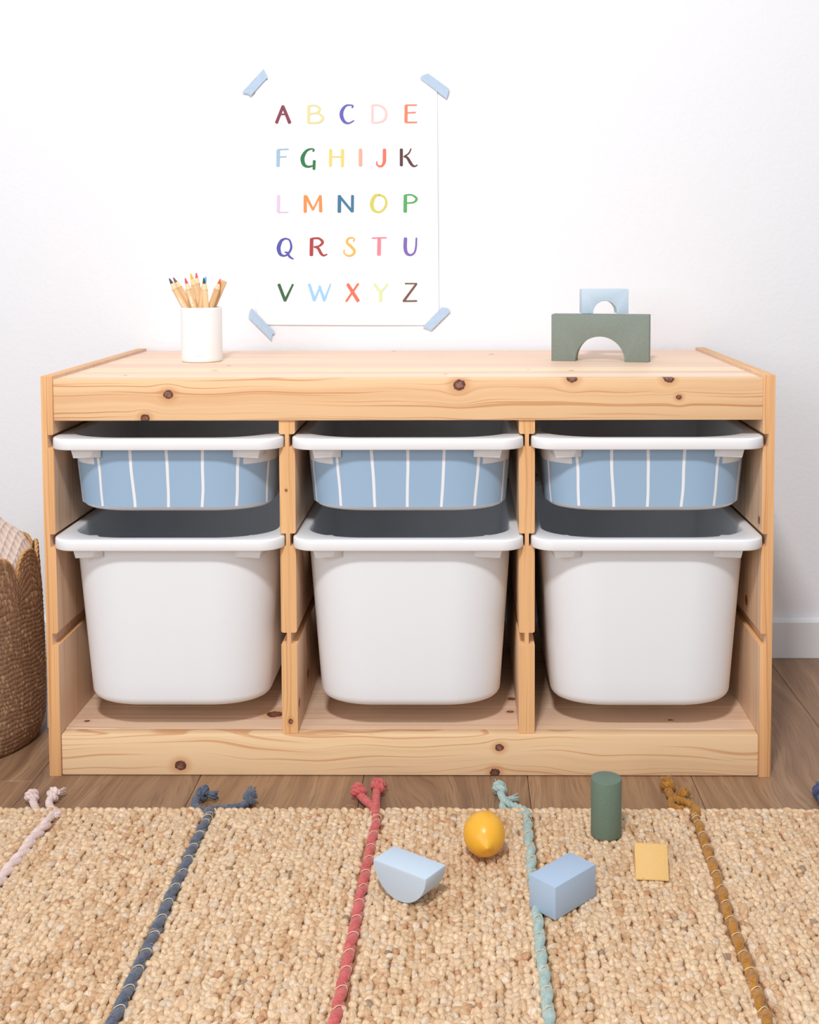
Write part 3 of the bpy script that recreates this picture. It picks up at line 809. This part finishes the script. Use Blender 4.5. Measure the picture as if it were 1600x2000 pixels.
def bead(x, y, z, sx, sy, sz, yaw, tilt, roll, col):
    global cnt
    P = tv*np.array([sx, sy, sz])
    P = P*(1+0.09*rs.randn(1, 3))
    cr, sr = math.cos(roll), math.sin(roll); P = np.c_[P[:, 0]*cr-P[:, 2]*sr, P[:, 1], P[:, 0]*sr+P[:, 2]*cr]
    ct, st = math.cos(tilt), math.sin(tilt); P = np.c_[P[:, 0], P[:, 1]*ct-P[:, 2]*st, P[:, 1]*st+P[:, 2]*ct]
    cy, sy_ = math.cos(yaw), math.sin(yaw); P = np.c_[P[:, 0]*cy-P[:, 1]*sy_, P[:, 0]*sy_+P[:, 1]*cy, P[:, 2]]
    P += np.array([x, y, z])-RO
    P[:, 2] = np.maximum(P[:, 2], 0.0008)
    Vs.append(P); Fs.append(tf+cnt); cnt += len(tv)
    Cs.append(np.tile(np.r_[col, 1.0], (len(tv), 1))); Us.append(tuv*np.array([1.0, 1.0])+rs.rand(1, 2)*40)
CW, CL = 0.0066, 0.0074
ncol = int((0.72+0.66)/CW)
phase = rs.rand(ncol)
tonec = rs.rand(ncol)
for ci in range(ncol):
    x = -0.66+CW*ci
    walk = rs.rand()
    y = YB+0.004-phase[ci]*CL*0.6
    while y > -0.61:
        walk = min(1, max(0, walk+rs.uniform(-0.22, 0.22)))
        y -= CL*rs.uniform(0.82, 1.15)
        if abs(x) > 0.62 and y < -0.3 and rs.rand() < 0.0: continue
        skip = False
        for i in range(6):
            if abs(x-cord_x(i, y)) < 0.0064 and y < YB-0.004: skip = True
        if skip: continue
        streak = max(0.0, math.sin(31*x+2.0*math.sin(9*y)+0.7)*math.sin(7.3*x+1.1))**3
        t = min(1.0, 0.55*streak*rs.rand())+0.46*walk+0.35*rs.rand()+0.15*tonec[(ci//3)*3 % ncol]
        lo_ = palette[0]*(1-t)+palette[2]*t
        if t > 0.66: lo_ = palette[2]*0.5+palette[3]*0.5
        if t > 0.80: lo_ = palette[3]
        if rs.rand() < 0.015: lo_ = palette[4]
        if rs.rand() < 0.10: lo_ = palette[5]
        if rs.rand() < 0.0030: lo_ = np.array(lin((112, 96, 92)))
        lo_ = np.minimum(1.0, lo_*rs.uniform(0.80, 1.06))
        s = rs.uniform(0.86, 1.16)
        bead(x+rs.uniform(-0.0020, 0.0020), y, 0.0084+rs.uniform(-0.0016, 0.0010), 0.0043*s, 0.0055*s, 0.0038, (0.35 if ci % 2 else -0.35)+rs.uniform(-0.7, 0.7), rs.uniform(-0.25, 0.55), rs.uniform(-0.45, 0.45), lo_)
x = -0.66
while x < 0.72:                                      # braided back edge
    t = rs.rand(); col = palette[0]*(1-t)+palette[2]*t
    bead(x, YB+0.001+rs.uniform(-0.0015, 0.0015), 0.0070, 0.0048, 0.0072, 0.0058, 0.80+rs.uniform(-0.45, 0.35), rs.uniform(-0.1, 0.25), rs.uniform(-.3, .3), col)
    x += 0.0088*rs.uniform(0.88, 1.12)
Vs = np.concatenate(Vs); Fs = np.concatenate(Fs); Cs = np.concatenate(Cs); Us = np.concatenate(Us)
me = bpy.data.meshes.new('jute_weave')
me.vertices.add(len(Vs)); me.vertices.foreach_set('co', Vs.ravel())
me.loops.add(len(Fs)*4); me.loops.foreach_set('vertex_index', Fs.ravel().astype(np.int32))
me.polygons.add(len(Fs)); me.polygons.foreach_set('loop_start', np.arange(0, len(Fs)*4, 4, dtype=np.int32))
me.update(calc_edges=True)
ca = me.color_attributes.new('Col', 'FLOAT_COLOR', 'POINT'); ca.data.foreach_set('color', Cs.ravel())
uvl = me.uv_layers.new(name='UVMap'); uvl.data.foreach_set('uv', Us[Fs.ravel()].ravel())
me.validate()
weave = mesh_obj('jute_weave', me, M_JUTE, rug, 0)
tag(weave, 'natural jute loops', kind='stuff')
# loose fibres
mb = MB()
for k in range(900):
    x, y = rs.uniform(-0.55, 0.62), rs.uniform(-0.50, YB)
    a = rs.uniform(0, 2*PI); L = rs.uniform(0.006, 0.018); c = rs.uniform(-1, 1)
    pts = [(x-RO[0]+L*t*math.cos(a+c*t), y-RO[1]+L*t*math.sin(a+c*t), 0.0125+0.004*math.sin(PI*t)*rs.uniform(0.4, 1)) for t in np.linspace(0, 1, 5)]
    mb.tube(pts, 0.00014, 3, False)
tag(mb.build('loose_fibres', M_STITCH, rug), kind='stuff')

def fpt(px, py, z): 
    p = at(px, py, 2, z); return np.array([p.x, p.y, z])
R_T = 0.0050
TAILS = {
 0: [dict(p=[(112, 1594), (100, 1592), (84, 1590), (72, 1585), (67, 1573), (63, 1562)], knot=(62, 1557), fray=None, r=0.0046),
     dict(p=[(116, 1594), (112, 1588), (100, 1580), (96, 1570), (99, 1561)], knot=(104, 1554), fray=(127, 1545), r=0.0046)],
 1: [dict(p=[(410, 1590), (400, 1587), (388, 1584), (381, 1574), (383, 1564), (391, 1556)], knot=(398, 1552), fray=(424, 1557), r=0.0050),
     dict(p=[(410, 1590), (415, 1585), (435, 1583), (460, 1581), (474, 1577), (484, 1569)], knot=(488, 1562), fray=(492, 1544), r=0.0050)],
 2: [dict(p=[(733, 1596), (731, 1586), (722, 1574), (711, 1564), (704, 1556)], knot=(700, 1550), fray=None, r=0.0052),
     dict(p=[(734, 1596), (735, 1586), (735, 1572), (735, 1560), (736, 1550)], knot=(738, 1541), fray=(752, 1534), r=0.0052)],
 3: [dict(p=[(1032, 1596), (1026, 1586), (1010, 1579), (994, 1573), (983, 1562), (978, 1550)], knot=(976, 1543), fray=(970, 1531), r=0.0048),
     dict(p=[(1032, 1597), (1014, 1589), (998, 1587), (985, 1582), (982, 1572), (990, 1562)], knot=None, fray=(1012, 1558), r=0.0044)],
 4: [dict(p=[(1361, 1594), (1358, 1582), (1340, 1571), (1322, 1566), (1310, 1556), (1306, 1546)], knot=(1304, 1539), fray=(1311, 1524), r=0.0052),
     dict(p=[(1362, 1596), (1345, 1586), (1328, 1582), (1314, 1577), (1312, 1566), (1322, 1558)], knot=(1334, 1554), fray=(1346, 1551), r=0.0046)],
 5: [dict(p=[(1632, 1594), (1625, 1585), (1612, 1575), (1606, 1565)], knot=(1604, 1554), fray=(1600, 1538), r=0.0056),
     dict(p=[(1636, 1594), (1650, 1580), (1660, 1568)], knot=(1664, 1556), fray=(1680, 1548), r=0.0050)]}
stitch_me = None
rr = random.Random(8)
for i, (x0, mat, nm) in enumerate(CORDS):
    ctrl = [(cord_x(i, YB-0.004)-RO[0], YB-0.002-RO[1], 0.0095)]
    yy = YB-0.012
    while yy > -0.61:
        ctrl.append((cord_x(i, yy)+rr.uniform(-0.0012, 0.0012)-RO[0], yy-RO[1], 0.0102)); yy -= 0.03
    path = resample(catmull(ctrl, 8), 0.0024)
    per = 0.0285
    L0 = 0.0
    def rmod(L, i=i):
        w = abs(math.sin(PI*L/per)) if i != 0 else 1.0
        grow = min(1.0, 0.42+L/0.06)
        return (0.72+0.34*w**0.6)*grow
    mb = MB(); mb.rope(path, 0.0066, 2, 0.057 if i else 0.040, 10, 1.0, rmod, 0.33 if i else 0.40, 0.70 if i else 0.64)
    cord = mb.build('cord', mat, rug, 0); cord['label'] = '%s cord stripe' % nm
    if i not in (0,):
        d = np.concatenate([[0], np.cumsum([np.linalg.norm(path[k+1]-path[k]) for k in range(len(path)-1)])])
        k = 0
        pos = [0.006, 0.013, 0.020]+[per*j for j in range(1, int(d[-1]/per))]
        for Lp in pos:
            j = int(np.argmin(abs(d-Lp))); p = path[j]
            if stitch_me is None:
                sm = MB(); sm.tube([(0.0074*math.cos(a), 0.0035*math.sin(2*a)*0.4, 0.0062*math.sin(a)) for a in np.linspace(-0.35, PI+0.35, 15)], 0.00055, 5, True)
                so = sm.build('stitch', M_STITCH, cord, 0); stitch_me = so.data
            else:
                so = bpy.data.objects.new('stitch', stitch_me); C.objects.link(so); so.parent = cord
            m_ = rmod(Lp); so.location = p; so.scale = (m_*1.0, 1.0, m_*1.02); so.rotation_euler = (0, 0, rr.uniform(-0.25, 0.25))
    for td in TAILS[i]:
        pts = [fpt(px, py, 0.0095 if k == 0 else 0.0062) for k, (px, py) in enumerate(td['p'])]
        r = td['r']
        mb = MB()
        end = pts[-1]; kp = fpt(*td['knot'], 0.0085) if td['knot'] else None
        full = pts+([kp] if kp is not None else [])
        pr = [p-RO for p in resample(catmull(full, 8), 0.0018)]
        mb.rope(pr, r, 3, 0.020, 7)
        if kp is not None:                           # overhand knot: a rope ring wound over itself
            ax = full[-1]-full[-2]; ax = ax/np.linalg.norm(ax); sd = np.cross(ax, [0, 0, 1.0]); sd /= np.linalg.norm(sd); upv = np.cross(sd, ax)
            kk = []
            for t in np.linspace(0, 2*PI*1.55, 44):
                R2 = r*1.02
                kk.append(kp-RO+R2*(math.cos(t)*sd+math.sin(t)*upv)*1.05+ax*r*1.1*math.sin(t*0.65+0.4)*0.75)
            mb.rope(kk, r*0.85, 3, 0.016, 7)
        if td['fray'] is not None:
            fp = fpt(*td['fray'], 0.0075); st = kp if kp is not None else end
            ax = fp-st; Lf = np.linalg.norm(ax); ax /= Lf; sd = np.cross(ax, [0, 0, 1.0]); sd /= np.linalg.norm(sd); upv = np.cross(sd, ax)
            for q_ in range(26):
                a, rad = rr.uniform(0, 2*PI), r*math.sqrt(rr.random())*0.8
                o0 = sd*math.cos(a)*rad+upv*math.sin(a)*rad
                sp = rr.uniform(1.1, 1.55)
                e = st+ax*Lf*rr.uniform(0.86, 1.06)+o0*sp
                e[2] = max(e[2], 0.0012)
                mb.tube([st+o0*0.7-RO, (st+e)/2+o0*0.1-RO, e-RO], [0.0011, 0.0010, 0.0007], 5)
        to = mb.build('tassel_tail', mat, cord, 0)
        zmin = min(v.co.z for v in to.data.vertices)
        if zmin < 0.0006: to.location.z = 0.0006-zmin

# ------------------------------------------------------------------ toys on the rug
def on_rug(o): return o
cyl_c = at(1185.5, 1643, 2, ZR)
mb = MB(); rC, hC = 0.0176, 0.0662
lathe(mb, [(0.0001, 0), (rC-0.0008, 0), (rC-0.0002, 0.0003), (rC, 0.0010), (rC, hC-0.0010), (rC-0.0003, hC-0.0003), (rC-0.0010, hC), (0.0001, hC)], 64)
o = mb.build('cylinder_block', M_DGREEN, None, 50); o.location = (0.2358, cyl_c.y+rC, ZR)
tag(o, 'tall dark green cylinder block upright at the rug edge', 'toy block', 'toy blocks')

e0 = np.array(at(1084.9, 1798.5, 2, ZR)); e1 = np.array(at(1032.8, 1771, 2, ZR)); e2 = np.array(at(1161.9, 1751.4, 2, ZR))
ang = math.atan2(e2[1]-e0[1], e2[0]-e0[0])
o = box('cuboid_block', 0, 0.0640, 0, 0.0352, 0, 0.0342, M_BLUE, None, 0.0006); o.location = tuple(e0); o.rotation_euler = (0, 0, ang)
tag(o, 'mid blue rectangular block lying across the mint cord', 'toy block', 'toy blocks')

hr = 0.0345
h0 = at(729.4, 1677.6, 2, ZR+hr); h1 = at(832, 1717.5, 2, ZR+hr)
dv = h1-h0; ang = math.atan2(dv.y, dv.x); hw_ = dv.length/2
bm = bmesh.new()
pr = [(hw_*math.cos(a), hr*math.sin(a)) for a in np.linspace(PI, 2*PI, 41)]
lo = [bm.verts.new((x, 0, z)) for x, z in pr]; hi = [bm.verts.new((x, 0.0342, z)) for x, z in pr]
n = len(pr); bm.faces.new(lo); bm.faces.new(hi)
for k in range(n): bm.faces.new((lo[k], lo[(k+1) % n], hi[(k+1) % n], hi[k]))
bmesh.ops.recalc_face_normals(bm, faces=bm.faces); bevel_all(bm, 0.0006, 2, 30)
o = from_bm('half_round_block', bm, M_LBLUE, None, 30)
o.location = tuple((h0+h1)/2); o.rotation_euler = (0, 0, ang)
tag(o, 'pale blue half round block resting on its curve beside the coral cord', 'toy block', 'toy blocks')

yw = 0.0345
y0, y1 = at(1242.0, 1716.5, 2, ZR+0.0012), at(1307.3, 1719.5, 2, ZR+0.0012)
ang = math.atan2(y1.y-y0.y, y1.x-y0.x)
pw = (y1-y0).length
bm = bmesh.new()
tri = [(0.0, 0.0), (0.0, 0.0016), (0.0262, 0.0270), (0.0275, 0.0270), (0.0530, 0.0016), (0.0530, 0.0)]
lo = [bm.verts.new((0, a, c)) for a, c in tri]; hi = [bm.verts.new((pw, a, c)) for a, c in tri]
bm.faces.new(lo); bm.faces.new(hi)
for k in range(len(tri)): bm.faces.new((lo[k], lo[(k+1) % len(tri)], hi[(k+1) % len(tri)], hi[k]))
bmesh.ops.recalc_face_normals(bm, faces=bm.faces); bevel_all(bm, 0.0006, 2, 30)
o = from_bm('roof_block', bm, M_OCHRE, None, 30); o.location = tuple(y0); o.location.z = ZR; o.rotation_euler = (0, 0, ang)
tag(o, 'small ochre yellow roof block with its sloped face forward, below the green cylinder', 'toy block', 'toy blocks')

lc = at(946, 1628.5, 2, ZR+0.0232)
mb = MB(); prof = []
for t in np.linspace(0, 1, 29):
    xx_ = -1+2*t
    r = 0.0233*math.sqrt(max(0, 1-xx_*xx_)); prof.append((max(r, 0.0001), 0.0268*xx_))
nip = []
for r, z in prof:
    if z > 0: 
        zz = z+0.0046*math.exp(-(r/0.0056)**2); nip.append((r, zz))
    else: nip.append((r, z+(-0.0016)*math.exp(-(r/0.0040)**2)))
dense = []
for k in range(len(nip)-1):
    dense.append(nip[k])
    if k > 24:
        dense += [tuple(np.array(nip[k])*(1-s)+np.array(nip[k+1])*s) for s in (0.33, 0.66)]
dense.append(nip[-1])
dense = [(r, (0.0268*math.sqrt(max(0, 1-(r/0.0233)**2))+0.0046*math.exp(-(r/0.0056)**2)) if z > 0.012 else z) for r, z in dense]
lathe(mb, dense, 48)
lem = mb.build('wooden_lemon', M_LEMON, None, 0)
zax = Vector((0.10, -1.0, -0.03)).normalized(); xa = Vector((1, 0, 0)); xa = (xa-zax*xa.dot(zax)).normalized(); ya = zax.cross(xa)
lem.rotation_euler = Matrix((xa, ya, zax)).transposed().to_euler(); lem.location = lc
tag(lem, 'glossy yellow wooden lemon with its tip facing forward on the rug', 'toy lemon')

# ------------------------------------------------------------------ basket with scalloped rim, and the blanket in it
BKX, BKY = -0.6370, 0.1150
basket = empty('seagrass_basket', (BKX, BKY, 0))
tag(basket, 'brown woven seagrass basket with scalloped petal rim left of the pine frame', 'basket')
M_GRASS, nt, b = new_mat('seagrass'); g = G(nt)
at2 = g.node('ShaderNodeAttribute'); at2.attribute_name = 'Col'
co = g.objco(); n = g.noise(co, 500, 3, 0.7)
col = g.mix(g.step(n, 0.3, 0.75), g.mix(0.42, at2.outputs['Color'], lin((92, 64, 48))), g.mix(0.25, at2.outputs['Color'], lin((206, 168, 128))))
nt.links.new(col, b.inputs['Base Color']); b.inputs['Roughness'].default_value = 0.75; b.inputs['Specular IOR Level'].default_value = 0.2
g.bump(n, 0.7, 0.0015, b)
M_GRIM = plain('rim_rope', (206, 158, 104), 0.7, 0.2, var=0.12, vscale=300, bump=0.4, bscale=500)
PC = [-40, -4, 24, 52, 84, 118, 152, 186, 220, 252, 285]             # petal centres round the rim, degrees
PB = [(PC[k]+(PC[k-1]-(360 if k == 0 else 0)))/2 for k in range(len(PC))]+[(PC[-1]+PC[0]+360)/2]
ZV, ZP = 0.232, 0.273                                # notch and petal heights
def petal(a):
    d = (math.degrees(a)-PB[0]) % 360.0+PB[0]
    k = max(j for j in range(len(PC)) if d >= PB[j]-1e-9)
    lo_, hi_ = PB[k], PB[k+1]
    f = (d-(lo_+hi_)/2)/(hi_-lo_)                    # -0.5..0.5 across one petal
    return ZV+(ZP-ZV)*max(0.0, 1-min(1.0, abs(f)*2)**2.4)**0.5
def rad(z):
    base_r = 0.100+0.0115*min(1, max(0, z/0.03))**0.6
    return base_r+0.002*math.sin(min(1, z/0.2)*PI)-0.004*max(0, (z-0.2)/0.07)
NA, NZ = 1100, 190
ang_ = np.linspace(0, 2*PI, NA, endpoint=False)
pet = np.array([petal(a) for a in ang_])
V = np.zeros((NZ+1, NA, 3)); CC = np.zeros((NZ+1, NA, 4)); CC[..., 3] = 1
rowtone = np.random.RandomState(2).rand(80)
fl = np.random.RandomState(4).rand(90, 400)
c1, c2, c3 = (np.array(lin(c)) for c in ((166, 130, 104), (134, 100, 78), (198, 162, 124)))
for j in range(NZ+1):
    t = j/NZ
    z = t*pet
    row_h = 0.0064
    # lower part: level coils; inside a petal the coils bend to follow its outline
    blend = np.clip((z-0.19)/0.06, 0, 1)
    coil = (z-(pet-0.2525)*blend)/row_h+0.4*np.sin(3*ang_)+0.22*np.sin(11*ang_+4*z/0.05)+0.08*np.sin(31*ang_+2.1)+ang_/(2*PI)
    row = np.floor(coil).astype(int) % 80; fr = coil-np.floor(coil)
    stitch = ang_*52/(2*PI)*6+row*0.5+fr*0.7
    sid = np.floor(stitch).astype(int) % 400; sf = stitch-np.floor(stitch)
    prof_ = np.sqrt(np.clip(1-(2*fr-1)**2, 0, 1))*0.0018*(0.65+0.35*np.sqrt(np.clip(1-(2*sf-1)**2, 0, 1)))
    r = np.array([rad(zz) for zz in z])+prof_+0.0008*(fl[row, sid]-0.5)
    V[j, :, 0] = r*np.cos(ang_); V[j, :, 1] = r*np.sin(ang_); V[j, :, 2] = np.maximum(z, 0.0006)
    kk = fl[row, sid][:, None]; base_c = c1*(1-kk)+c2*kk
    hi = (fl[row, sid] > 0.86)[:, None]
    base_c = np.where(hi, c3, base_c)*(0.9+0.2*rowtone[row][:, None])
    dk = (0.72+0.28*np.clip(prof_/0.0015, 0, 1))[:, None]
    CC[j, :, :3] = base_c
idx = np.arange((NZ+1)*NA).reshape(NZ+1, NA)
F = np.stack([idx[:-1], np.roll(idx[:-1], -1, 1), np.roll(idx[1:], -1, 1), idx[1:]], -1).reshape(-1, 4)
# only what lies outside: inner lining is its own coarse shell
me = bpy.data.meshes.new('woven_side')
Vf = V.reshape(-1, 3)
me.vertices.add(len(Vf)); me.vertices.foreach_set('co', Vf.ravel())
me.loops.add(len(F)*4); me.loops.foreach_set('vertex_index', F.ravel().astype(np.int32))
me.polygons.add(len(F)); me.polygons.foreach_set('loop_start', np.arange(0, len(F)*4, 4, dtype=np.int32))
me.update(calc_edges=True)
ca = me.color_attributes.new('Col', 'FLOAT_COLOR', 'POINT'); ca.data.foreach_set('color', CC.reshape(-1, 4).ravel())
mesh_obj('woven_side', me, M_GRASS, basket, 0)
mb = MB(); NI = 240
ia = np.linspace(0, 2*PI, NI, endpoint=False); rings = []
for t in np.linspace(1, 0, 20):
    rings.append([((rad(petal(a)*t)-0.0045)*math.cos(a), (rad(petal(a)*t)-0.0045)*math.sin(a), max(0.004, petal(a)*t)) for a in ia])
rings.append([(0.02*math.cos(a), 0.02*math.sin(a), 0.004) for a in ia])
loft(mb, rings, close_last=True)
lining = mb.build('woven_lining', plain('seagrass_inside', (150, 122, 92), 0.8, 0.1, var=0.35, vscale=420, bump=0.9, bscale=420, bdist=0.002), basket, 0)
mb = MB(); lathe(mb, [(0.0002, 0.0008), (0.098, 0.0008), (0.098, 0.004)], 64); mb.build('woven_base', plain('seagrass_base', (110, 80, 58), 0.9), basket, 0)
for k in range(len(PC)):
    path = []
    for a in np.radians(np.linspace(PB[k]+0.3, PB[k+1]-0.3, 60)):
        z = petal(a); r = rad(z)-0.0012; path.append((r*math.cos(a), r*math.sin(a), z-0.0005))
    mb = MB(); mb.rope(resample(path, 0.002), 0.0027, 3, 0.022, 6)
    o = mb.build('petal_edge_rope', M_GRIM, basket, 0)

NB = 300
M_WAF = plain('waffle_cotton', (224, 206, 196), 0.9, 0.1, var=0.04, vscale=500, bump=0.4, bscale=1400, bdist=0.0006)
V, F = [], []
R0 = 0.0995
for j in range(NB+1):
    for i in range(NB+1):
        s, t = 2*i/NB-1, 2*j/NB-1
        # square to disc
        x = s*math.sqrt(1-t*t/2); y = t*math.sqrt(1-s*s/2)
        d2 = x*x+y*y; X, Y = x*R0, y*R0
        bump = 0.100*math.exp(-((((X+0.006)/0.072)**2+((Y-0.020)/0.062)**2)**1.3))
        fold = 0.007*math.sin(34*X+20*Y+0.6)*(1-d2)+0.005*math.sin(60*Y-22*X)*(1-d2)
        zz = 0.246-0.012*d2+bump*(1-0.35*d2)+fold-0.030*max(0, d2-0.75)
        zz += 0.032*math.exp(-(((X-0.080)/0.03)**2+((Y-0.040)/0.04)**2))
        cell = 0.0084
        gx, gy = math.cos(2*PI*X*1.06/cell), math.cos(2*PI*Y*1.06/cell)
        w = max(abs((X/cell) % 1-0.5), abs((Y/cell) % 1-0.5))*2
        zz += 0.0046*(min(1, w)**3)
        V.append((X, Y, zz))
for j in range(NB):
    for i in range(NB):
        a = j*(NB+1)+i; F.append((a, a+1, a+NB+2, a+NB+1))
o = from_data('waffle_blanket', V, F, M_WAF, None, 0)
o.location = (BKX, BKY, 0)
sol = o.modifiers.new('thickness', 'SOLIDIFY'); sol.thickness = 0.002; sol.offset = -1
tag(o, 'beige waffle knit blanket heaped inside the seagrass basket', 'blanket')
